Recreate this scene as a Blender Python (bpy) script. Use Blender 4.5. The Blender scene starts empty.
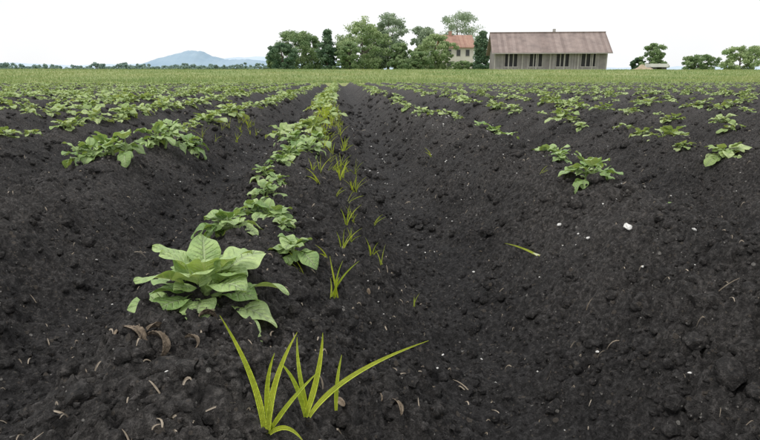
import bpy, math, random, bmesh
import numpy as np
from mathutils import Vector
random.seed(7); np.random.seed(7)
scn=bpy.context.scene
scn.view_settings.view_transform='Standard'; scn.view_settings.look='None'; scn.view_settings.exposure=0
COL=scn.collection

# ---------------------------------------------------------------- noise
_p=np.random.RandomState(3).permutation(256); _p=np.concatenate([_p,_p,_p])
_ga=np.random.RandomState(4).rand(256)*2*np.pi; _gx=np.cos(_ga); _gy=np.sin(_ga)
def pn(x,y):
    x=np.asarray(x,float); y=np.asarray(y,float)
    xi=np.floor(x).astype(int); yi=np.floor(y).astype(int)
    fx=x-xi; fy=y-yi; xi&=255; yi&=255
    u=fx*fx*fx*(fx*(fx*6-15)+10); v=fy*fy*fy*(fy*(fy*6-15)+10)
    def g(ix,iy,dx,dy):
        h=_p[_p[ix&255]+(iy&255)]
        return _gx[h]*dx+_gy[h]*dy
    a=g(xi,yi,fx,fy); b=g(xi+1,yi,fx-1,fy); c=g(xi,yi+1,fx,fy-1); d=g(xi+1,yi+1,fx-1,fy-1)
    return (a*(1-u)+b*u)*(1-v)+(c*(1-u)+d*u)*v
def ss(a,b,x):
    t=np.clip((x-a)/(b-a),0,1); return t*t*(3-2*t)

# ---------------------------------------------------------------- rows / terrain
rows=[(-0.86,.20),(-0.17,.22),(0.66,.245),(1.5,.225)]
x=-0.86
for i in range(46):
    x-=.78; rows.insert(0,(x,.20+.012*math.sin(i*2.1)))
x=1.5
for i in range(46):
    x+=.8; rows.append((x,.215+.012*math.sin(i*1.7)))
RX=np.array([r[0] for r in rows]); RH=np.array([r[1] for r in rows])
FIELD_END=31.0
def wob(y): return .04*pn(np.asarray(y)*.55,7.3)
def terrain(x,y,sp=None):
    x=np.asarray(x,float); y=np.asarray(y,float)
    if sp is None: sp=np.zeros_like(x)+.002
    xx=x-wob(y)-.018*pn(x*4,y*3)-.008*pn(x*15,y*15)
    mid=(RX[1:]+RX[:-1])/2
    k=np.searchsorted(mid,xx)
    xc=RX[k]; h=RH[k]*(1+.12*pn(y*1.3,k*3.7))
    right=xx>xc
    kn=np.clip(np.where(right,k+1,k-1),0,len(RX)-1)
    half=np.abs(RX[kn]-xc)/2; half=np.where(half<.1,.4,half)
    u=np.abs(xx-xc)/half
    prof=1-(.6*ss(.08,.95,u)+.4*np.clip((u-.06)/.86,0,1))
    endf=1-ss(FIELD_END-1.2,FIELD_END+.2,y)
    z=h*prof*endf
    rough=.5+.5*ss(.02,.3,prof)
    rough=rough*(1+.6*pn(x*3.1+5,y*3.1))
    def w(lam): return 1-ss(lam*.25,lam*.6,sp)
    z=z+.018*pn(x/.23+3,y/.23)*rough
    z=z+.018*pn(x/.11,y/.11)*rough*w(.11)
    wx=x+.010*pn(x/.03,y/.03+7); wy=y+.010*pn(x/.03+5,y/.03)
    for lam,A,th in ((.085,.055,.16),(.045,.045,.08),(.024,.034,.05)):
        lump=np.maximum(0,pn(wx/lam+lam*333,wy/lam+4)-th)
        z=z+A*np.minimum(lump,.28)*rough*w(lam)
    for lam,A in ((.034,.018),(.018,.017),(.010,.0125),(.0056,.0075)):
        m=w(lam)
        if np.any(m>0):
            z=z+A*m*rough*(np.abs(pn(wx/lam+lam*900,wy/lam))-.18)
    return z
def gz(x,y): return float(terrain(np.array([x]),np.array([y]))[0])

def link(o): COL.objects.link(o); return o
def mesh_np(name,V,F,mats,attr=None,smooth=True,matidx=None):
    me=bpy.data.meshes.new(name)
    V=np.asarray(V,np.float32)
    if isinstance(F,np.ndarray):
        nf,k=F.shape
        me.vertices.add(len(V)); me.vertices.foreach_set('co',V.ravel())
        me.loops.add(nf*k); me.loops.foreach_set('vertex_index',F.ravel().astype(np.int32))
        me.polygons.add(nf); me.polygons.foreach_set('loop_start',np.arange(0,nf*k,k,dtype=np.int32))
        me.polygons.foreach_set('loop_total',np.full(nf,k,np.int32))
        me.update(calc_edges=True)
    else:
        me.from_pydata([tuple(map(float,v)) for v in V],[],F); me.update()
    if attr is not None:
        a=me.attributes.new('lv','FLOAT_VECTOR','POINT'); a.data.foreach_set('vector',np.asarray(attr,np.float32).ravel())
    for m in mats: me.materials.append(m)
    if matidx is not None: me.polygons.foreach_set('material_index',np.asarray(matidx,np.int32))
    me.polygons.foreach_set('use_smooth',np.full(len(me.polygons),smooth)); me.update()
    return me
def obj(name,me,loc=(0,0,0),parent=None):
    o=bpy.data.objects.new(name,me); o.location=loc; link(o)
    if parent: o.parent=parent
    return o
def empty(name,loc=(0,0,0)):
    o=bpy.data.objects.new(name,None); o.location=loc; o.empty_display_size=.2; return link(o)

# ---------------------------------------------------------------- material helpers
def newmat(name):
    m=bpy.data.materials.new(name); m.use_nodes=True
    nt=m.node_tree; nt.nodes.clear(); out=nt.nodes.new('ShaderNodeOutputMaterial')
    return m,nt,out
def N(nt,t,**k):
    n=nt.nodes.new(t)
    for a,b in k.items(): setattr(n,a,b)
    return n
def math_(nt,op,a,b=None,c=None,clamp=False):
    n=nt.nodes.new('ShaderNodeMath'); n.operation=op; n.use_clamp=clamp
    for i,v in enumerate((a,b,c)):
        if v is None: continue
        if isinstance(v,(int,float)): n.inputs[i].default_value=v
        else: nt.links.new(v,n.inputs[i])
    return n.outputs[0]
def mix(nt,f,a,b,mode='MIX'):
    n=nt.nodes.new('ShaderNodeMix'); n.data_type='RGBA'; n.blend_type=mode
    for s,v in ((0,f),(6,a),(7,b)):
        if isinstance(v,(int,float)): n.inputs[s].default_value=v
        elif isinstance(v,tuple): n.inputs[s].default_value=v if len(v)==4 else v+(1,)
        else: nt.links.new(v,n.inputs[s])
    return n.outputs[2]
def noise(nt,scale,detail=4,rough=.6,vec=None):
    n=nt.nodes.new('ShaderNodeTexNoise'); n.inputs['Scale'].default_value=scale
    n.inputs['Detail'].default_value=detail; n.inputs['Roughness'].default_value=rough
    if vec is not None: nt.links.new(vec,n.inputs['Vector'])
    return n.outputs['Fac']
def ramp(nt,f,stops):
    r=nt.nodes.new('ShaderNodeValToRGB'); e=r.color_ramp.elements
    while len(e)<len(stops): e.new(.5)
    for i,(p,c) in enumerate(stops):
        e[i].position=p; e[i].color=c if len(c)==4 else c+(1,)
    nt.links.new(f,r.inputs[0]); return r.outputs[0]
def pos(nt): return nt.nodes.new('ShaderNodeNewGeometry').outputs['Position']
def bsdf(nt,col,rough=.8,spec=.3):
    b=nt.nodes.new('ShaderNodeBsdfPrincipled')
    if isinstance(col,tuple): b.inputs['Base Color'].default_value=col+(1,)
    else: nt.links.new(col,b.inputs['Base Color'])
    b.inputs['Roughness'].default_value=rough; b.inputs['Specular IOR Level'].default_value=spec
    return b
def simple(name,c1,c2,scale=5,rough=.8,bump=0,bs=20):
    m,nt,out=newmat(name)
    p=pos(nt); c=mix(nt,ramp(nt,noise(nt,scale,4,.6,p),[(.3,(0,0,0)),(.7,(1,1,1))]),c1,c2)
    b=bsdf(nt,c,rough)
    if bump:
        bn=N(nt,'ShaderNodeBump'); bn.inputs['Strength'].default_value=bump; bn.inputs['Distance'].default_value=.01
        nt.links.new(noise(nt,bs,4,.6,p),bn.inputs['Height']); nt.links.new(bn.outputs[0],b.inputs['Normal'])
    nt.links.new(b.outputs[0],out.inputs[0]); return m

# soil
def soil_mat():
    m,nt,out=newmat('peat_soil'); p=pos(nt)
    c=ramp(nt,noise(nt,110,8,.8,p),[(.34,(.014,.0136,.0134)),(.5,(.058,.0555,.0545)),(.65,(.175,.168,.164))])
    big=ramp(nt,noise(nt,2.6,5,.6,p),[(.35,(.78,.78,.78)),(.7,(1.4,1.37,1.33))])
    c=mix(nt,1.0,c,big,'MULTIPLY')
    # paler towards the tops of the ridges, darker towards the furrows
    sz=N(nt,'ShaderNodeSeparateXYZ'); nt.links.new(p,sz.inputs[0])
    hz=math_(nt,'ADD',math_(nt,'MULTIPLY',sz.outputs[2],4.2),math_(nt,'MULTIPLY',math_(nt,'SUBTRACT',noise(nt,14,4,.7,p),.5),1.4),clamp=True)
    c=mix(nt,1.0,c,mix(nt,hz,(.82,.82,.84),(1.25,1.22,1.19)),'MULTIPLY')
    for sc,t1,t2 in ((210,.972,.93),(90,.988,.97)):
        sp=N(nt,'ShaderNodeTexVoronoi'); sp.inputs['Scale'].default_value=sc; nt.links.new(p,sp.inputs['Vector'])
        wn=N(nt,'ShaderNodeSeparateColor'); nt.links.new(sp.outputs['Color'],wn.inputs[0])
        f=math_(nt,'MULTIPLY',math_(nt,'GREATER_THAN',wn.outputs[0],t1),math_(nt,'LESS_THAN',sp.outputs['Distance'],.27))
        c=mix(nt,f,c,(.42,.40,.37))
        f2=math_(nt,'MULTIPLY',math_(nt,'GREATER_THAN',wn.outputs[1],t2),math_(nt,'LESS_THAN',sp.outputs['Distance'],.4))
        c=mix(nt,f2,c,(.15,.13,.11))
    b=bsdf(nt,c,.8,.3)
    h=math_(nt,'ADD',noise(nt,330,5,.75,p),math_(nt,'MULTIPLY',noise(nt,110,5,.75,p),2.2))
    bn=N(nt,'ShaderNodeBump'); bn.inputs['Strength'].default_value=1.0; bn.inputs['Distance'].default_value=.013
    nt.links.new(h,bn.inputs['Height']); nt.links.new(bn.outputs[0],b.inputs['Normal'])
    nt.links.new(b.outputs[0],out.inputs[0]); return m
SOIL=soil_mat()

def leaf_mat(name,dark,light,vein,trans=.22,rough=.5,spec=.35):
    m,nt,out=newmat(name)
    a=N(nt,'ShaderNodeAttribute',attribute_name='lv'); s=N(nt,'ShaderNodeSeparateXYZ'); nt.links.new(a.outputs['Vector'],s.inputs[0])
    au=math_(nt,'ABSOLUTE',s.outputs[0]); v=s.outputs[1]; r=s.outputs[2]
    t=math_(nt,'SUBTRACT',math_(nt,'MULTIPLY',v,7.0),math_(nt,'MULTIPLY',au,1.6))
    f=math_(nt,'FRACT',math_(nt,'ADD',t,10.0)); d=math_(nt,'MINIMUM',f,math_(nt,'SUBTRACT',1.0,f))
    vs=math_(nt,'SUBTRACT',1.0,math_(nt,'MULTIPLY',d,6.0),clamp=True)
    vs=math_(nt,'MULTIPLY',vs,math_(nt,'SUBTRACT',1.0,au,clamp=True))
    vm=math_(nt,'SUBTRACT',1.0,math_(nt,'MULTIPLY',au,9.0),clamp=True)
    vv=math_(nt,'MAXIMUM',vs,vm)
    p=pos(nt)
    c=mix(nt,r,dark,light)
    c=mix(nt,1.0,c,ramp(nt,noise(nt,60,4,.65,p),[(.3,(.74,.80,.76)),(.7,(1.22,1.18,1.15))]),'MULTIPLY')
    c=mix(nt,math_(nt,'MULTIPLY',vv,.8),c,vein)
    b=bsdf(nt,c,rough,spec)
    bn=N(nt,'ShaderNodeBump'); bn.inputs['Strength'].default_value=.85; bn.inputs['Distance'].default_value=.0035
    hh=math_(nt,'SUBTRACT',math_(nt,'MULTIPLY',noise(nt,200,3,.6,p),1.3),vv)
    nt.links.new(hh,bn.inputs['Height']); nt.links.new(bn.outputs[0],b.inputs['Normal'])
    tr=N(nt,'ShaderNodeBsdfTranslucent'); nt.links.new(mix(nt,1.0,c,(1.3,1.25,.5),'MULTIPLY'),tr.inputs[0])
    mx=N(nt,'ShaderNodeMixShader'); mx.inputs[0].default_value=trans
    nt.links.new(b.outputs[0],mx.inputs[1]); nt.links.new(tr.outputs[0],mx.inputs[2]); nt.links.new(mx.outputs[0],out.inputs[0])
    return m
POTATO=leaf_mat('potato_leaf',(.17,.31,.08),(.52,.66,.30),(.66,.76,.48),.2,.48,.5)
CROP=leaf_mat('potato_leaf_crop',(.28,.40,.13),(.56,.66,.33),(.60,.70,.40),.2,.6,.3)
STEM=simple('potato_stem',(.24,.34,.12),(.32,.42,.16),30,.5)
SPROUT=leaf_mat('sprout_leaf',(.40,.54,.04),(.66,.75,.10),(.70,.78,.16),.35,.45)

# ---------------------------------------------------------------- mesh builder
class MB:
    def __init__(s): s.V=[];s.F=[];s.A=[];s.M=[]; s.n=0
    def add(s,V,F,A,m=0):
        V=np.asarray(V); s.V.append(V); s.A.append(np.asarray(A))
        s.F.extend([tuple(i+s.n for i in f) for f in F]); s.M.extend([m]*len(F)); s.n+=len(V)
    def mesh(s,name,mats,smooth=True):
        return mesh_np(name,np.concatenate(s.V),s.F,mats,np.concatenate(s.A),smooth,s.M)
def tube(mb,pts,r0,r1,k=5,m=1,rv=.5):
    pts=[np.asarray(p,float) for p in pts]; V=[];n=len(pts)
    for i,p in enumerate(pts):
        d=pts[min(i+1,n-1)]-pts[max(i-1,0)]; d=d/(np.linalg.norm(d)+1e-9)
        a=np.cross(d,[0,0,1]); 
        if np.linalg.norm(a)<.1: a=np.cross(d,[1,0,0])
        a/=np.linalg.norm(a); b=np.cross(d,a); r=r0+(r1-r0)*i/(n-1)
        for j in range(k):
            t=2*math.pi*j/k; V.append(p+r*(math.cos(t)*a+math.sin(t)*b))
    F=[(i*k+j,i*k+(j+1)%k,(i+1)*k+(j+1)%k,(i+1)*k+j) for i in range(n-1) for j in range(k)]
    mb.add(V,F,[(.5,.5,rv)]*len(V),m)
def leaf(mb,P,az,el,roll,L,W,fold=.25,curl=.7,nu=8,nv=10,rv=.5,quilt=1.0,ph=0):
    f=np.array([math.cos(el)*math.cos(az),math.cos(el)*math.sin(az),math.sin(el)])
    s=np.array([math.sin(az),-math.cos(az),0]); n=np.cross(s,f)
    s,n=s*math.cos(roll)+n*math.sin(roll), n*math.cos(roll)-s*math.sin(roll)
    V=[];A=[];C=np.array(P,float)
    for i in range(nv+1):
        v=i/nv; b=-curl*v*(.4+.6*v)
        fd=math.cos(b)*f+math.sin(b)*n; nd=math.cos(b)*n-math.sin(b)*f
        if i: C=C+fd*L/nv
        sh=max(0,math.sin(math.pi*min(1,v**.74)))**.78
        w=W/2*sh*(1+.03*math.sin(v*17+ph))+.0006
        for j in range(nu+1):
            u=-1+2*j/nu; au=abs(u)
            z=fold*au*w*(1-.6*au)+.085*W*math.sin(v*8.5+ph+u*1.2)*au*au
            z+=quilt*.030*L*(.5-.5*math.cos(2*math.pi*(7*v-1.6*au)))*min(1,au*4)*(1-au)**.6*sh
            V.append(C+s*u*w+nd*z); A.append((u,v,rv))
    k=nu+1
    F=[(i*k+j,i*k+j+1,(i+1)*k+j+1,(i+1)*k+j) for i in range(nv) for j in range(nu)]
    mb.add(V,F,A,0)
def compound(mb,rg,base,az,el,R,L,W,pairs,nu,nv,quilt,drop=.5,rv=None,curl=None,lel=None):
    pts=[np.array(base,float)]; n=5; e=el; P=pts[0].copy()
    for i in range(n):
        P=P+R/n*np.array([math.cos(e)*math.cos(az),math.cos(e)*math.sin(az),math.sin(e)]); e-=drop/n; pts.append(P.copy())
    tube(mb,pts,.0024*L/.06,.0015*L/.06,5)
    rr=rg.uniform(.1,.95) if rv is None else rv
    leaf(mb,pts[-1],az+rg.uniform(-.2,.2),(e+rg.uniform(-.1,.25)) if lel is None else lel,rg.uniform(-.4,.4),L,W,rg.uniform(.2,.55),rg.uniform(.5,1.2) if curl is None else curl,nu,nv,rr,quilt,rg.uniform(0,6))
    for q in range(pairs):
        b=pts[-2-q*1]; sc=.62-.2*q
        for sg in (-1,1):
            leaf(mb,b,az+sg*rg.uniform(.8,1.2),e+.15+rg.uniform(-.2,.3),sg*.2+rg.uniform(-.3,.3),L*sc,W*sc,rg.uniform(.2,.5),rg.uniform(.4,1.1),max(4,nu-2),max(5,nv-3),min(1,rr+rg.uniform(-.15,.15)),quilt,rg.uniform(0,6))
def plant_mesh(name,seed,n=12,R=.07,L=.055,W=.038,pairs=1,nu=6,nv=8,quilt=0,stems=2,mat=None):
    rg=random.Random(seed); mb=MB()
    for sI in range(stems):
        a0=rg.uniform(0,6.28)+sI*3.14; off=np.array([math.cos(a0),math.sin(a0),0])*rg.uniform(.012,.035)*(stems>1)
        h=rg.uniform(.02,.04)
        tube(mb,[off+np.array([0,0,-.01]),off*1.2+np.array([0,0,h*.5]),off*1.4+np.array([0,0,h])],.0045,.003,6)
        m=n//stems
        for i in range(m):
            t=(i+.5)/m
            az=a0+i*2.4+rg.uniform(-.4,.4)
            el=math.radians(72-66*t+rg.uniform(-8,8))
            b=off*1.3+np.array([0,0,h*(1-t*.7)])
            compound(mb,rg,b,az,el,R*(.35+.65*t)*rg.uniform(.8,1.2),L*(.7+.35*t)*rg.uniform(.85,1.15),W*(.7+.35*t)*rg.uniform(.85,1.15),pairs if t>.2 else 0,nu,nv,quilt,.3+.5*t)
    return mb.mesh(name,[mat or POTATO,STEM])

# ---------------------------------------------------------------- soil field
NC,NR=1250,1350
ys=.20*np.exp(np.linspace(0,math.log((FIELD_END+.4)/.20),NR))
hw=1.05+1.0*ys
sx=np.linspace(-1,1,NC)
Xg=sx[None,:]*hw[:,None]; Yg=np.repeat(ys[:,None],NC,1)
sp=np.maximum(np.repeat((2*hw/NC)[:,None],NC,1),np.gradient(ys)[:,None])
Zg=terrain(Xg,Yg,sp)
idx=np.arange(NC*NR).reshape(NR,NC)
F=np.stack([idx[:-1,:-1],idx[:-1,1:],idx[1:,1:],idx[1:,:-1]],-1).reshape(-1,4)
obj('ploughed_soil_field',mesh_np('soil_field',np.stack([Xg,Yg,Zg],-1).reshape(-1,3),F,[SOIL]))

def clods():
    base=[]
    for s in range(14):
        bm=bmesh.new(); bmesh.ops.create_icosphere(bm,subdivisions=2 if s<6 else 1,radius=1)
        rg=random.Random(s)
        V=np.array([v.co[:] for v in bm.verts]); Fc=np.array([[v.index for v in f.verts] for f in bm.faces]); bm.free()
        d=1+.7*pn(V[:,0]*1.7+s*5.3,V[:,1]*1.7+V[:,2]*2.1)+.6*pn(V[:,2]*3.1+s*2.7,V[:,0]*3+V[:,1]*2)
        if s>=6: d=d*np.array([rg.uniform(.6,1.3) for _ in V])
        V=V*d[:,None]*np.array([1,rg.uniform(.55,.95),rg.uniform(.5,.85)]); base.append((V,Fc))
    rg=np.random.RandomState(11); n=52000
    y=.26*np.exp(rg.rand(n)*math.log(10/.26)); x=(rg.rand(n)*2-1)*(.7+.85*y)
    keep=(pn(x*5,y*5)+.35*rg.randn(n))>-.15
    x=x[keep];y=y[keep];n=len(x)
    r=.0012+.0024*rg.rand(n)+.0045*rg.rand(n)**5+.011*(rg.rand(n)**24); r*= (1+.32*y)
    z=terrain(x,y); Vs=[];Fs=[];o=0
    for i in range(n):
        V,Fc=base[(i%6) if r[i]>.0055*(1+.2*y[i]) else 6+i%8]; a=rg.rand()*6.28; c,s=math.cos(a),math.sin(a)
        W=V*r[i]; W=np.stack([W[:,0]*c-W[:,1]*s+x[i],W[:,0]*s+W[:,1]*c+y[i],W[:,2]+z[i]+r[i]*.1],-1)
        Vs.append(W);Fs.append(Fc+o);o+=len(V)
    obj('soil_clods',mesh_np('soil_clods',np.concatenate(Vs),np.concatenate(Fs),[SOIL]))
clods()

# ---------------------------------------------------------------- potato plants (near, individual)
rg=random.Random(21)
mb=MB(); R0=random.Random(5)
tube(mb,[(0,0,-.02),(0,.0,.015),(.002,.0,.035)],.006,.004,7)
D=math.radians
big=[ # az, el(petiole), petiole, L, W, height, rv, leaf el, curl
 (D(180),12,.030,.066,.040,.010,.55,8,.7),(D(208),8,.030,.060,.038,.008,.8,4,.7),(D(240),5,.026,.055,.038,.008,.5,0,.6),
 (D(-52),-6,.056,.056,.044,.010,.75,-10,.5),(D(-22),6,.034,.066,.042,.012,.9,0,.8),(D(4),18,.034,.070,.042,.018,.75,12,.9),
 (D(-88),5,.022,.052,.038,.010,.4,-5,.8),(D(268),20,.018,.050,.038,.018,.65,8,1.0),(D(152),22,.028,.060,.042,.018,.4,18,.8),(D(122),36,.030,.056,.040,.025,.5,28,.9),
 (D(62),36,.030,.058,.042,.026,.6,28,.9),(D(28),44,.030,.064,.046,.030,.95,30,1.0),(D(200),40,.026,.060,.044,.026,.7,35,.9),
 (D(262),48,.020,.056,.044,.030,.85,50,.9),(D(-48),38,.024,.056,.042,.026,.6,30,1.1),(D(100),66,.026,.048,.036,.032,.6,56,.6),
 (D(172),60,.028,.050,.038,.034,.9,54,.8),(D(-12),58,.028,.052,.040,.034,.7,50,.9),(D(290),70,.018,.046,.036,.036,.98,60,.7),(D(225),60,.022,.050,.038,.036,.8,56,.5),
 (D(222),24,.022,.050,.036,.016,.3,16,.8),(D(-30),26,.024,.052,.038,.018,.3,18,.9),(D(340),38,.02,.05,.036,.03,.5,40,.8),(D(190),26,.02,.05,.036,.02,.2,22,.9),(D(140),50,.02,.05,.036,.03,.45,45,.8),(D(250),-2,.045,.04,.028,.006,.6,-8,.5)]
for az,el,R,L,W,h,rv,le,cu in big:
    compound(mb,R0,(math.cos(az)*.004,math.sin(az)*.004,h),az,D(el),R,L,W*1.12,0,12,32,1.0,.25,rv,cu,D(le))
    if R0.random()<.6:
        compound(mb,R0,(0,0,h),az+R0.uniform(.3,.6),D(el),R*.8,L*.5,W*.6,0,8,16,1.0,.3,rv)
obj('potato_plant',mb.mesh('potato_plant_large',[POTATO,STEM]),(-.172,.665,gz(-.172,.665)-.012))
near_var=[plant_mesh('potato_near_%d'%i,100+i,n=[10,12,16,20][i],R=.030+.006*i,L=.054,W=.044,pairs=1,nu=8,nv=18,quilt=.9,stems=[1,2,2,3][i]) for i in range(4)]
def near(x,y,v,s,rot=None):
    o=obj('potato_plant',near_var[v],(x,y,gz(x,y)-.004)); o.scale=(s,s,s*rg.uniform(.9,1.1)); o.rotation_euler=(rg.uniform(-.1,.1),rg.uniform(-.1,.1),rg.uniform(0,6.28) if rot is None else rot)
for a in [(-.085,.93,0,.82),(-.20,1.03,2,.75),(-.13,1.17,2,.8),(-.205,1.19,1,.6),(-.12,1.08,0,.5),(-.20,1.35,1,.62),(-.17,1.5,0,.6),(-.21,1.62,1,.6),(-.18,1.78,2,.6),(-.16,1.95,2,.8),(-.14,2.18,3,.85),(-.21,2.36,2,.9),(-.12,2.45,1,.9),
          (.66,1.38,3,.95),(.70,1.44,1,.6),(.79,1.25,0,.34),(.70,1.72,0,.5),(.75,1.95,3,.9),(.79,2.08,2,.85),(.72,2.42,1,.8),(.75,2.62,2,.75),(.72,2.86,2,.8),
          (-.84,2.20,3,1.35),(-.92,2.10,3,1.0),(-.83,2.58,3,1.3),(-.76,2.80,2,1.1),(-.97,2.45,3,1.0),(-.9,2.95,3,1.1)]:
    near(*a)
far_var=[plant_mesh('potato_crop_%d'%i,200+i,n=16,R=.065,L=.066,W=.054,pairs=1,nu=4,nv=6,quilt=0,stems=2,mat=CROP) for i in range(7)]
crop=empty('potato_crop_rows')
near_start={-.17:2.55,.66:3.05,-.86:3.1}
for (rx,rh) in rows:
    y=near_start.get(rx,.9)+rg.uniform(0,.2)
    while y<FIELD_END-.8:
        if abs(rx)<1.1+.92*y:
            gap=float(pn(y*1.1+rx*7,rx*3.3))
            dens=(.94 if rx<0.3 else .82)*(1 if gap>-.28 else .45)
            if rg.random()<dens:
                xx=rx+float(wob(y))+rg.gauss(0,.04)
                o=bpy.data.objects.new('crop_plant',rg.choice(far_var)); COL.objects.link(o); o.parent=crop
                o.location=(xx,y,float(terrain([xx],[y],np.array([.02]))[0])-.005)
                s=rg.uniform(.5,1.15)*(1.12 if rx<.3 else .78)
                if rx>1: s*=1.1
                if rx==-.17: s*=.8+min(.2,(y-2.5)*.1)
                s*=1-.22*float(ss(7,20,y))
                o.scale=(s*1.1,s*1.1,s*rg.uniform(.8,1.2)*(1-.2*float(ss(7,20,y)))); o.rotation_euler=(rg.uniform(-.2,.2),rg.uniform(-.2,.2),rg.uniform(0,6.28))
        y+=rg.uniform(.17,.34)*(1 if rx<.3 else 1.1)

# ---------------------------------------------------------------- sprouts
def blade(mb,b,t,w,sag=.0,rv=.5,n=12,m=0,mid=None):
    b=np.array(b,float); t=np.array(t,float)
    c=(b+t)/2+np.array([0,0,sag]) if mid is None else np.array(mid,float)
    V=[];A=[]
    for i in range(n+1):
        q=i/n; p=(1-q)**2*b+2*q*(1-q)*c+q*q*t
        d=2*(1-q)*(c-b)+2*q*(t-c); d/=np.linalg.norm(d)+1e-9
        s=np.cross(d,[0.1,-.9,.3]); s/=np.linalg.norm(s)+1e-9; nn=np.cross(s,d)
        ww=w/2*(1-q**2.2)*(.75+.5*min(1,q*4))+.0002
        for u in (-1,0,1):
            V.append(p+s*u*ww-nn*(0 if u else 1)*ww*.5); A.append((u*.6,.07,rv))
    F=[(i*3+j,i*3+j+1,(i+1)*3+j+1,(i+1)*3+j) for i in range(n) for j in range(2)]
    mb.add(V,F,A,m)
mb=MB()
def bl(b,t,w,sag,rv=.6,mid=None): blade(mb,b,t,w*.70,sag,rv,16,0,mid)
bl((0,0,0),(-.032,.012,.104),.0060,0,.6,(.0,.0,.05))
bl((.003,0,0),(.030,.01,.088),.0060,0,.8,(.006,0,.05))
bl((.005,.004,0),(.012,.0,.075),.0052,0,.4,(.0,0,.045))
bl((.004,0,0),(.034,-.02,.006),.0045,.012,.7,(.02,-.005,.018))
bl((.004,.004,0),(.046,.02,.046),.0045,.012,.5,(.02,0,.03))
bl((.033,.022,0),(.050,.03,.077),.0060,0,.8,(.048,.03,.04))
bl((.036,.022,0),(.146,.05,.056),.0054,0,.9,(.060,.03,.038))
bl((.036,.025,0),(.026,.05,.064),.0045,0,.5,(.026,.03,.04))
bl((.060,.03,0),(.066,.04,.050),.004,0,.6,(.060,.03,.03))
bl((.033,.022,0),(.012,.03,.050),.0045,0,.3,(.028,.02,.04))
obj('grass_sprout',mb.mesh('grass_sprout_large',[SPROUT]),(-.068,.412,gz(-.068,.412)-.003))
def sprout_mesh(name,seed,n,h):
    r=random.Random(seed); mb=MB()
    for i in range(n):
        a=r.uniform(0,6.28); l=h*r.uniform(.6,1.1); e=r.uniform(.5,1.45)
        dx,dy,dz=math.cos(a)*math.cos(e)*l,math.sin(a)*math.cos(e)*l,math.sin(e)*l
        b=(r.uniform(-.006,.006),r.uniform(-.006,.006),-.003)
        blade(mb,b,(dx,dy,dz),r.uniform(.0020,.0030),0,r.random(),10,0,(dx*.25,dy*.25,dz*.65))
    return mb.mesh(name,[SPROUT])
SV=[sprout_mesh('sprout_%d'%i,i+50,[4,5,6,3][i],[.075,.07,.065,.06][i]) for i in range(4)]
def sprout(x,y,v,s,parent=None,nm='grass_sprout'):
    o=obj(nm,SV[v],(x,y,gz(x,y)),parent); o.scale=(s,s,s); o.rotation_euler=(0,0,rg.uniform(0,6.28)); return o
for a in [(-.015,.84,2,1.0),(.012,1.36,0,.8),(.03,1.46,1,.7),(.09,1.22,3,.85),(.07,1.27,0,.7),(.145,1.05,3,.45),(.10,1.62,3,.7),(.0,1.13,0,.8),(-.03,1.0,3,.6),(.43,2.6,3,.9),(.585,1.57,3,.6),(.02,1.22,2,.55),(-.07,.90,3,.8)]:
    sprout(*a)
sm=empty('grass_sprout_patch')
for i in range(90):
    y=1.6+3.8*rg.random()**1.1; sprout(rg.uniform(-.13,.05)+(.02 if y<2.5 else -.03),y,rg.randrange(4),rg.uniform(.5,1.2)*(1+.10*y),sm,'sprout')
for i in range(14):
    sprout(-.86+rg.uniform(.08,.25),rg.uniform(2.8,4.7),rg.randrange(4),rg.uniform(.8,1.2),sm,'sprout')
mb=MB(); PALE=simple('pale_shoot',(.45,.5,.25),(.6,.6,.42),40,.5)
blade(mb,(.03,-.035,.004),(-.040,.05,.02),.0038,.012,.8,12,0)
blade(mb,(.03,-.035,.004),(.008,-.008,.014),.0065,.004,.8,8,1)
obj('uprooted_onion_shoot',mb.mesh('shoot',[SPROUT,PALE]),(.42,1.17,gz(.42,1.17)+.004))

# ---------------------------------------------------------------- debris
STRAW=simple('dry_straw',(.26,.21,.15),(.55,.48,.39),60,.8)
mb=MB(); r=random.Random(9)
for i in range(1700):
    y=.3*math.exp(r.random()*math.log(7/.3)); x=r.uniform(-1,1)*(.6+.8*y); a=r.uniform(0,6.28); l=r.uniform(.002,.010)*(1 if r.random()<.94 else 2.6)*(1+.2*y); z=gz(x,y)+.003
    dx,dy=math.cos(a)*l,math.sin(a)*l
    z2=gz(x+dx,y+dy)+.004; z1=max(z,(z+z2)/2)+r.uniform(0,.006)
    blade(mb,(x,y,z),(x+dx,y+dy,z2),r.uniform(.0005,.0013)*(1+.35*y),0,.5,4,0,(x+dx*.5+r.uniform(-.004,.004),y+dy*.5,z1+.002))
obj('straw_debris',mb.mesh('straw',[STRAW]))
DEAD=simple('dead_leaf',(.12,.09,.06),(.34,.27,.20),90,.85,.8,260)
mb=MB()
for (x,y,az,L,W,cu) in [(-.235,.565,-.5,.050,.015,1.8),(-.20,.535,-.3,.040,.012,2.6),(-.205,.55,.9,.022,.012,2.4),(-.165,.60,.8,.026,.012,2.4),(.05,.97,2.0,.028,.010,1.8),(.055,.60,-.8,.03,.008,1.6),(.045,.615,-1.3,.025,.007,1.6),(-.26,.60,1.4,.026,.010,2.2),(-.16,.525,.1,.02,.008,2.6),(.0,.52,2.3,.02,.006,1.4)]:
    leaf(mb,(x,y,gz(x,y)+.007),az,.35,.5,L,W,1.6,cu,8,16,.5,2.5,x*50)
obj('dead_leaves',mb.mesh('dead',[DEAD]))
WHITE=simple('pale_stone',(.5,.49,.46),(.8,.79,.76),80,.7)
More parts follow.
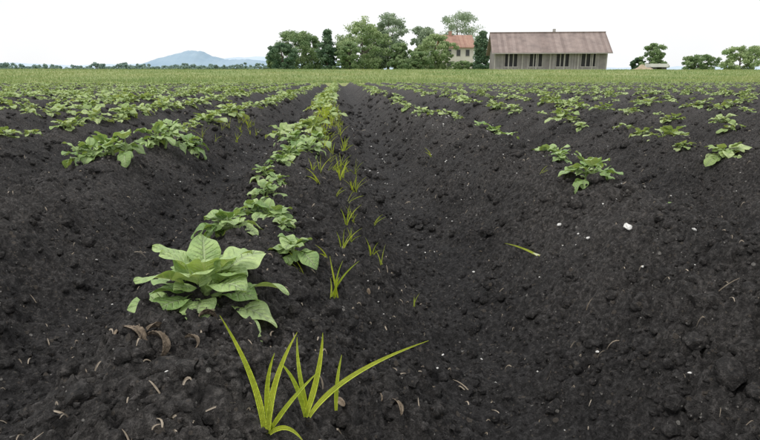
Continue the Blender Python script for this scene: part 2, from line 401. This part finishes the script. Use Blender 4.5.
def stone(x,y,s,nm='pebble',parent=None):
    bm=bmesh.new(); bmesh.ops.create_icosphere(bm,subdivisions=2 if s>.005 else 1,radius=1)
    for v in bm.verts:
        k=1+.6*float(pn(v.co.x*1.5+x*31,v.co.y*1.5+v.co.z*1.3))
        v.co=Vector((v.co.x*k*s,v.co.y*k*s*.75,v.co.z*k*s*.5))
    me=bpy.data.meshes.new('pebble'); bm.to_mesh(me); bm.free(); me.materials.append(WHITE)
    o=obj(nm,me,(x,y,gz(x,y)+s*.6),parent); o.rotation_euler=(0,.3,x*20); return o
stone(.546,.985,.010,'white_pebble')
st=empty('scattered_pebbles')
for (x,y,s) in [(.40,.77,.004),(.43,.74,.004),(.50,1.05,.005),(.33,1.3,.005),(.20,1.6,.004),(.45,.62,.003),(.25,.9,.003),(.6,1.2,.005),(.3,.55,.003),(.5,1.2,.006),(.62,.9,.005),(.38,1.0,.004)]+[(r.uniform(-.7,1.5),r.uniform(.4,5),0) for _ in range(420)]:
    stone(x,y,s or r.uniform(.0009,.0024)*(1+.45*y),'pebble_bit',st)

# ---------------------------------------------------------------- ground sheet (meadow to horizon)
def mground(x,y):
    y=np.asarray(y,float)
    z=.14+1.20*ss(28,74,y)
    z=np.where(y<FIELD_END+.1,-.06,z)
    return z
m,nt,out=newmat('meadow_ground'); p=pos(nt); s=N(nt,'ShaderNodeSeparateXYZ'); nt.links.new(p,s.inputs[0])
g=ramp(nt,noise(nt,.25,6,.65,p),[(.3,(.21,.27,.10)),(.5,(.28,.33,.13)),(.7,(.35,.37,.18))])
g=mix(nt,1.0,g,ramp(nt,noise(nt,6,4,.7,p),[(.3,(.8,.8,.8)),(.7,(1.15,1.15,1.15))]),'MULTIPLY')
isf=math_(nt,'LESS_THAN',s.outputs[1],FIELD_END-.1)
c=mix(nt,isf,g,(.04,.038,.037)); b=bsdf(nt,c,.9,.1); nt.links.new(b.outputs[0],out.inputs[0]); MEADOW=m
gx=np.concatenate([np.linspace(-3000,-80,14),np.linspace(-70,70,71),np.linspace(80,3000,14)])
gy=np.concatenate([[-500,-100,-20,0,20,30,31.09],np.linspace(31.2,80,60),[90,120,200,400,800,1500,3000,5000]])
GX,GY=np.meshgrid(gx,gy); GZ=mground(GX,GY)+np.where((GY>33),.06*pn(GX*.13,GY*.13),0)
idx=np.arange(GX.size).reshape(GX.shape)
F=np.stack([idx[:-1,:-1],idx[:-1,1:],idx[1:,1:],idx[1:,:-1]],-1).reshape(-1,4)
obj('ground',mesh_np('ground',np.stack([GX,GY,GZ],-1).reshape(-1,3),F,[MEADOW]))
m,nt,out=newmat('meadow_grass'); gi=nt.nodes.new('ShaderNodeNewGeometry')
c=ramp(nt,gi.outputs['Random Per Island'],[(0,(.19,.26,.09)),(.45,(.27,.34,.13)),(.8,(.34,.40,.17)),(1,(.44,.45,.25))])
c=mix(nt,1.0,c,ramp(nt,noise(nt,.13,5,.65,gi.outputs['Position']),[(.35,(.78,.92,.85)),(.65,(1.22,1.12,1.1))]),'MULTIPLY')
b=bsdf(nt,c,.7,.2); tr=N(nt,'ShaderNodeBsdfTranslucent'); nt.links.new(c,tr.inputs[0]); mx=N(nt,'ShaderNodeMixShader'); mx.inputs[0].default_value=.35
nt.links.new(b.outputs[0],mx.inputs[1]); nt.links.new(tr.outputs[0],mx.inputs[2]); nt.links.new(mx.outputs[0],out.inputs[0]); GR=m
rr=np.random.RandomState(5); n=90000
y=31.2+44*rr.rand(n)**1.2; x=(rr.rand(n)*2-1)*(4+.95*y)
z=mground(x,y)-.02; h=(.07+.13*rr.rand(n))*(1+.8*(rr.rand(n)>.97)); a=rr.rand(n)*3.14; w=.015+.025*rr.rand(n)
lx=(rr.rand(n)-.5)*.2; ly=(rr.rand(n)-.5)*.2
V=np.empty((n,3,3)); V[:,0]=np.stack([x-np.cos(a)*w,y-np.sin(a)*w,z],-1); V[:,1]=np.stack([x+np.cos(a)*w,y+np.sin(a)*w,z],-1); V[:,2]=np.stack([x+lx,y+ly,z+h],-1)
obj('meadow_grass',mesh_np('meadow_grass',V.reshape(-1,3),np.arange(n*3).reshape(n,3),[GR],smooth=False))

# ---------------------------------------------------------------- trees
def foliage_mat(name,dark,light):
    m,nt,out=newmat(name); a=N(nt,'ShaderNodeAttribute',attribute_name='lv'); s=N(nt,'ShaderNodeSeparateXYZ'); nt.links.new(a.outputs['Vector'],s.inputs[0])
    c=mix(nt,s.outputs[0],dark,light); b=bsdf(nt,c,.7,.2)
    tr=N(nt,'ShaderNodeBsdfTranslucent'); nt.links.new(c,tr.inputs[0]); mx=N(nt,'ShaderNodeMixShader'); mx.inputs[0].default_value=.3
    nt.links.new(b.outputs[0],mx.inputs[1]); nt.links.new(tr.outputs[0],mx.inputs[2]); nt.links.new(mx.outputs[0],out.inputs[0]); return m
BARK=simple('bark',(.12,.10,.085),(.19,.165,.14),3,.9)
FOL={'mid':foliage_mat('foliage_mid',(.15,.25,.11),(.40,.50,.26)),
     'light':foliage_mat('foliage_light',(.22,.33,.14),(.52,.61,.33)),
     'dark':foliage_mat('foliage_dark',(.09,.17,.10),(.24,.34,.20)),
     'grey':foliage_mat('foliage_grey',(.24,.33,.21),(.48,.56,.40)),
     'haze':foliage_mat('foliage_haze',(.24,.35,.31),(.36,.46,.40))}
def GZ1(y): return 1.34 if y>=74 else float(mground(0,y))
def tree(x,y,top,width,kind,seed,name='deciduous_tree',low=.0,cone=0,dens=1.0,par=None,ls=1.0):
    rg=np.random.RandomState(seed); z0=GZ1(y); H=top-z0; mb=MB(); r=width/2
    cz0=H*low; ch=H-cz0
    cr0=.095*(width+H)/2
    nc=int(100*dens)
    pa=rg.uniform(0,6.28,4)
    def env(zz,a):
        if cone: b=(1.0-.75*zz)*min(1,.55+zz*3)
        else: b=max(0,1-abs((zz-.46)/.56)**2.6)**.5
        return b*(1+.18*math.sin(2*a+pa[0]+3*zz)+.16*math.sin(3*a+pa[1]-7*zz)+.14*math.sin(9*zz+pa[2]))
    cen=[]
    for i in range(nc):
        zz=rg.uniform(.0,.97); a=rg.uniform(0,6.28); e=env(zz,a)*r
        q=math.sqrt(rg.uniform(.12,1))*max(0,e-cr0*.7)
        cen.append(np.array([math.cos(a)*q,math.sin(a)*q,cz0+cr0*.4+(ch-cr0*1.3)*zz]))
    tr=.018*H+.08
    tube(mb,[(0,0,-.2),(.1*rg.randn(),.1*rg.randn(),H*.3),(.2*rg.randn(),.2*rg.randn(),H*.6),(.15*rg.randn(),0,H*.82)],tr,tr*.2,7,1)
    for c in cen[:14]:
        zb=c[2]*rg.uniform(.35,.65); tube(mb,[(0,0,zb),(c[0]*.5,c[1]*.5,(zb+c[2])/2+.1),tuple(c)],tr*.35,tr*.1,5,1)
    for c in cen:
        cr=cr0*rg.uniform(.6,1.2); n=int(125*min(1,dens+.2))
        q=rg.randn(n,3); q/=np.linalg.norm(q,axis=1)[:,None]; q*=(rg.rand(n)**.45)[:,None]*cr*np.array([1.1,1.1,.75])
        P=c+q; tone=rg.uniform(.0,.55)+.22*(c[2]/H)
        s=rg.uniform(.11,.22,n)*(.8+.02*H)*ls
        d1=rg.randn(n,3); d1/=np.linalg.norm(d1,axis=1)[:,None]
        d2=np.cross(d1,rg.randn(n,3)); d2/=np.linalg.norm(d2,axis=1)[:,None]
        V=np.stack([P-d1*s[:,None],P-d2*s[:,None]*.6,P+d1*s[:,None],P+d2*s[:,None]*.6],1).reshape(-1,3)
        V[:,2]=np.maximum(V[:,2],.05)
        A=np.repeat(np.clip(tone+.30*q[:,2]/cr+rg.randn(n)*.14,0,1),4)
        F=[(4*i,4*i+1,4*i+2,4*i+3) for i in range(n)]
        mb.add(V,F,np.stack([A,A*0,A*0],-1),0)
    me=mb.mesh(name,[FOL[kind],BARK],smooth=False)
    return obj(name,me,(x,y,z0),par)
def px(p): return (p-340)*(.00172 if p<340 else .00179)
def zt(y,py): return .5+y*(77-py)*.00168
T=[ # bearing, Y, top, width, kind, low, cone
 (284,104,41,34,'dark',.0,0),(298,112,29,46,'mid',.0,0),(276,116,52,20,'mid',.0,0),
 (329,108,27,27,'dark',.0,.3),(313,118,33,28,'mid',.0,0),(363,112,15,54,'light',.0,0),(350,106,40,30,'mid',.0,0),(388,118,9,44,'grey',.05,0),(376,120,24,34,'mid',.0,0),
 (400,110,42,24,'mid',.0,0),(421,125,24,28,'grey',.0,0),(455,150,8,60,'grey',.0,0),(434,108,32,40,'light',.0,0),(417,104,50,24,'mid',.0,0),
 (480,104,29,27,'dark',.0,.1),(462,103,60,22,'mid',.0,0),(408,104,58,22,'mid',.0,0),(656,128,40,24,'mid',.0,0),(640,132,56,16,'dark',.0,0),
 (705,120,52,34,'mid',.0,0),(748,112,42,44,'light',.0,0)]
for i,(p_,Y,ty,w,k,low,cone) in enumerate(T):
    tree(px(p_)*Y,Y,zt(Y,ty),w*.00178*Y,k,300+i,low=low,cone=cone)
belt=empty('distant_tree_belt',(0,0,0))
rg2=random.Random(77)
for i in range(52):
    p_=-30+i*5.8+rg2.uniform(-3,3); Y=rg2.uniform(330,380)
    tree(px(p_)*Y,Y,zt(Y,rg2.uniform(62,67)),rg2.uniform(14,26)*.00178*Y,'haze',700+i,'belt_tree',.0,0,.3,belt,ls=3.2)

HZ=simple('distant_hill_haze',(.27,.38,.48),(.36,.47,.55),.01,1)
HZ2=simple('distant_hill_far',(.48,.58,.68),(.54,.64,.73),.01,1)  # distance haze is put into the pale blue of both hill colours
def hill(name,Y,pts,mat,depth,seed):
    n=200; P=np.linspace(pts[0][0],pts[-1][0],n); top=np.interp(P,[a for a,b in pts],[b for a,b in pts])
    top=top+1.0*pn(P*.09+seed,seed*1.3)+.8*pn(P*.35,seed)+.5*pn(P*.9,seed*2)
    V=[];m=9
    for j in range(m):
        t=j/(m-1); prof=math.sin(math.pi*t)
        for i in range(n):
            zz=.5+Y*(77-top[i])*.00168; V.append((px(P[i])*Y, Y-depth/2+depth*t, max(.0,zz)*prof))
    F=[(j*n+i,j*n+i+1,(j+1)*n+i+1,(j+1)*n+i) for j in range(m-1) for i in range(n-1)]
    obj(name,mesh_np(name,V,F,[mat]))
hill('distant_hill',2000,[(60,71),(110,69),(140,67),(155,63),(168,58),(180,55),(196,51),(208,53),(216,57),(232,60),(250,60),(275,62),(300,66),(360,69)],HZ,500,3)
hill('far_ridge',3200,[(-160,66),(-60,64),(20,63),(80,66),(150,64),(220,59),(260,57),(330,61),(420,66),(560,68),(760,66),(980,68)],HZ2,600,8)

# ---------------------------------------------------------------- buildings
def box(name,x0,x1,y0,y1,z0,z1,mat,parent=None):
    V=[(x,y,z) for x in (x0,x1) for y in (y0,y1) for z in (z0,z1)]
    F=[(0,1,3,2),(4,6,7,5),(0,4,5,1),(2,3,7,6),(0,2,6,4),(1,5,7,3)]
    me=bpy.data.meshes.new(name); me.from_pydata(V,[],F); me.materials.append(mat); me.update()
    bm=bmesh.new(); bm.from_mesh(me); bmesh.ops.recalc_face_normals(bm,faces=bm.faces); bm.to_mesh(me); bm.free()
    o=obj(name,me,(0,0,0),parent); return o
def poly(name,V,F,mat,parent=None):
    me=bpy.data.meshes.new(name); me.from_pydata(V,[],F); me.materials.append(mat); me.update()
    return obj(name,me,(0,0,0),parent)
def plank_mat(name,c1,c2,scale=5.0,axis=0):
    m,nt,out=newmat(name); tc=N(nt,'ShaderNodeTexCoord'); s=N(nt,'ShaderNodeSeparateXYZ'); nt.links.new(tc.outputs['Object'],s.inputs[0])
    fl=math_(nt,'FLOOR',math_(nt,'MULTIPLY',s.outputs[axis],scale)); w=N(nt,'ShaderNodeTexWhiteNoise',noise_dimensions='1D'); nt.links.new(fl,w.inputs['W'])
    c=mix(nt,w.outputs['Value'],c1,c2); c=mix(nt,1.0,c,ramp(nt,noise(nt,.8,5,.7,tc.outputs['Object']),[(.3,(.75,.75,.75)),(.7,(1.2,1.18,1.15))]),'MULTIPLY')
    b=bsdf(nt,c,.85,.2); nt.links.new(b.outputs[0],out.inputs[0]); return m
WOOD=plank_mat('weathered_boards',(.22,.205,.205),(.32,.305,.305))
WOODL=simple('pale_posts',(.36,.34,.33),(.44,.42,.40),2)
ROOF=plank_mat('old_tile_roof',(.25,.20,.185),(.33,.27,.25),2.2)
DARK=simple('dark_interior',(.06,.06,.065),(.09,.09,.095),1)
CONC=simple('concrete_plinth',(.35,.33,.31),(.45,.43,.4),1)
barn=empty('wooden_barn',(33.75,90,1.32)); barn.rotation_euler=(0,0,math.radians(-9))
def bb(n,x0,x1,y0,y1,z0,z1,m): return box(n,x0,x1,y0,y1,z0,z1,m,barn)
W2=8.75; D2=8.0; E=3.3; 
bb('plinth',-W2-.05,W2+.05,-.05,D2+.05,-.3,.35,CONC)
ops=[(-7.2,-5.1),(-3.3,-1.2),(.9,3.0),(4.8,7.1)]
bb('wall_lower',-W2,W2,0,.2,.35,.75,WOOD); bb('wall_upper',-W2,W2,0,.2,2.75,E,WOOD)
e=[-W2]+[v for o_ in ops for v in o_]+[W2]
for i in range(0,len(e),2): bb('wall_pier',e[i],e[i+1],0,.2,.75,2.75,WOOD)
for (a,b_) in ops:
    bb('opening_back',a,b_,.5,.6,.75,2.75,DARK)  # dark panel standing in for the shade inside the barn
    bb('opening_sill',a-.1,b_+.1,-.06,-.003,.65,.77,WOODL)
    for t in (0,.33,.66,1): 
        xx=a+(b_-a)*t; bb('opening_post',xx-.07,xx+.07,.02,.14,.78,2.74,WOODL)
    bb('opening_lintel',a-.1,b_+.1,-.06,-.003,2.73,2.85,WOODL)
for k in range(9):
    xx=-W2+k*2*W2/8; bb('batten',xx-.09,xx+.09,-.05,-.004,.36,E-.02,WOODL)
bb('wall_left',-W2,-W2+.2,.2,D2-.2,.35,E,WOOD); bb('wall_right',W2-.2,W2,.2,D2-.2,.35,E,WOOD); bb('wall_back',-W2,W2,D2-.2,D2,.35,E,WOOD)
RH_=6.25
for sx_ in (-W2+.02,W2-.02):
    poly('gable',[(sx_,0.02,E),(sx_,D2-.02,E),(sx_,D2/2,RH_-.25)],[(0,1,2)],WOOD,barn)
def slope(n,y0,z0,y1,z1,x0,x1,t,mat,par):
    V=[(x0,y0,z0),(x1,y0,z0),(x1,y1,z1),(x0,y1,z1),(x0,y0,z0-t),(x1,y0,z0-t),(x1,y1,z1-t),(x0,y1,z1-t)]
    F=[(0,1,2,3),(7,6,5,4),(0,4,5,1),(1,5,6,2),(2,6,7,3),(3,7,4,0)]
    return poly(n,V,F,mat,par)
slope('roof_front',-.8,E-.38,D2/2,RH_,-W2-.6,W2+.6,.16,ROOF,barn)
slope('roof_back',D2+.8,E-.38,D2/2,RH_,W2+.6,-W2-.6,.16,ROOF,barn)
bb('ridge_cap',-W2-.6,W2+.6,D2/2-.2,D2/2+.2,RH_-.05,RH_+.1,ROOF)
bb('roof_vent',.9,1.3,D2/2-.25,D2/2+.25,RH_+.1,RH_+.55,WOODL)
bb('gutter',-W2-.6,W2+.6,-.95,-.81,E-.58,E-.46,WOODL)
PL=simple('cream_plaster',(.56,.53,.47),(.64,.61,.55),.8); RT=plank_mat('red_tile_roof',(.34,.20,.16),(.42,.27,.21),3)
house=empty('farmhouse',(px(457)*130,130,1.32))
def hb(n,x0,x1,y0,y1,z0,z1,m): return box(n,x0,x1,y0,y1,z0,z1,m,house)
hb('walls',-3.5,3.5,0,8,-.2,5.9,PL)
slope('roof_front',-.5,5.7,4,8.6,-3.9,3.9,.2,RT,house); slope('roof_back',8.5,5.7,4,8.6,3.9,-3.9,.2,RT,house)
for sx_ in (-3.48,3.48): poly('gable',[(sx_,.05,5.9),(sx_,7.95,5.9),(sx_,4,8.35)],[(0,1,2)],PL,house)
hb('chimney',-1.6,-1.0,3.4,4.4,8.0,9.4,RT)
for zz in (1.2,3.8):
    for xx in (-2.5,-.4,1.7):
        hb('window_frame',xx-.1,xx+.9,-.05,-.003,zz-.1,zz+1.4,WOODL); hb('window_glass',xx,xx+.8,-.09,-.053,zz,zz+1.3,DARK)

TY=simple('tyre',(.04,.04,.04),(.06,.06,.06),4,.9); WP=simple('white_paint',(.6,.6,.57),(.72,.72,.7),1,.5)
TAN=simple('tan_gravel',(.36,.29,.20),(.50,.42,.31),1.5,.9)
def cyl(n,x,y,z,r,w,m,par):
    k=20;V=[];
    for s_ in (-w/2,w/2):
        for i in range(k): a=6.2832*i/k; V.append((x+r*math.cos(a),y+s_,z+r*math.sin(a)))
    F=[(i,(i+1)%k,k+(i+1)%k,k+i) for i in range(k)]+[tuple(range(k))[::-1],tuple(range(k,2*k))]
    return poly(n,V,F,m,par)
hx=np.linspace(-1,1,41); HX,HY=np.meshgrid(hx,hx); rr_=np.sqrt(HX**2+HY**2)
HZg=1.15*np.clip(1-rr_,0,1)**.8*(1+.5*pn(HX*2.3+1,HY*2.3))+.12*pn(HX*9,HY*9)-.15
idx=np.arange(HX.size).reshape(HX.shape); F=np.stack([idx[:-1,:-1],idx[:-1,1:],idx[1:,1:],idx[1:,:-1]],-1).reshape(-1,4)
obj('gravel_heap',mesh_np('heap',np.stack([HX*2.2,HY*1.6,HZg],-1).reshape(-1,3),F,[TAN]),(px(646)*88,88,1.34))
trl=empty('farm_trailer',(px(660)*92,92,1.34))
box('bed',-1.5,1.5,-1,1,.7,1.25,WP,trl); box('frame',-2.2,1.4,-.4,.4,.52,.68,TY,trl)
for xx in (-.9,.8):
    for yy in (-.8,.8): cyl('wheel',xx,yy,.42,.42,.3,TY,trl)

# ---------------------------------------------------------------- light
EL=math.radians(58); AZ=math.radians(235)
w=bpy.data.worlds.new('World'); scn.world=w; w.use_nodes=True; nt=w.node_tree; nt.nodes.clear()
out=nt.nodes.new('ShaderNodeOutputWorld')
sky=nt.nodes.new('ShaderNodeTexSky'); sky.sky_type='NISHITA'; sky.sun_disc=False; sky.sun_elevation=EL; sky.sun_rotation=AZ; sky.air_density=1; sky.dust_density=3
b1=nt.nodes.new('ShaderNodeBackground'); b1.inputs[1].default_value=.12; nt.links.new(sky.outputs[0],b1.inputs[0])
b2=nt.nodes.new('ShaderNodeBackground'); b2.inputs[0].default_value=(.98,.988,1,1); b2.inputs[1].default_value=1.1
tc=nt.nodes.new('ShaderNodeTexCoord'); f=noise(nt,1.6,5,.55,tc.outputs['Generated'])
fr=ramp(nt,f,[(.3,(.8,.8,.8)),(.6,(1,1,1))])
mx=nt.nodes.new('ShaderNodeMixShader'); nt.links.new(fr,mx.inputs[0]); nt.links.new(b1.outputs[0],mx.inputs[1]); nt.links.new(b2.outputs[0],mx.inputs[2]); nt.links.new(mx.outputs[0],out.inputs[0])
sd=bpy.data.lights.new('sun','SUN'); sd.energy=1.5; sd.angle=math.radians(10); sd.color=(1,.97,.92)
so=link(bpy.data.objects.new('sun',sd)); dirv=Vector((math.sin(AZ)*math.cos(EL),math.cos(AZ)*math.cos(EL),math.sin(EL)))
so.rotation_euler=dirv.to_track_quat('Z','Y').to_euler(); so.location=(-5,-5,20)

# ---------------------------------------------------------------- camera
cd=bpy.data.cameras.new('camera'); cd.lens=26.24; cd.sensor_width=36; cd.clip_start=.02; cd.clip_end=12000
co=link(bpy.data.objects.new('camera',cd)); co.location=(0,0,.50)
co.rotation_euler=(math.radians(90-14.5),0,math.radians(-4.1)); scn.camera=co
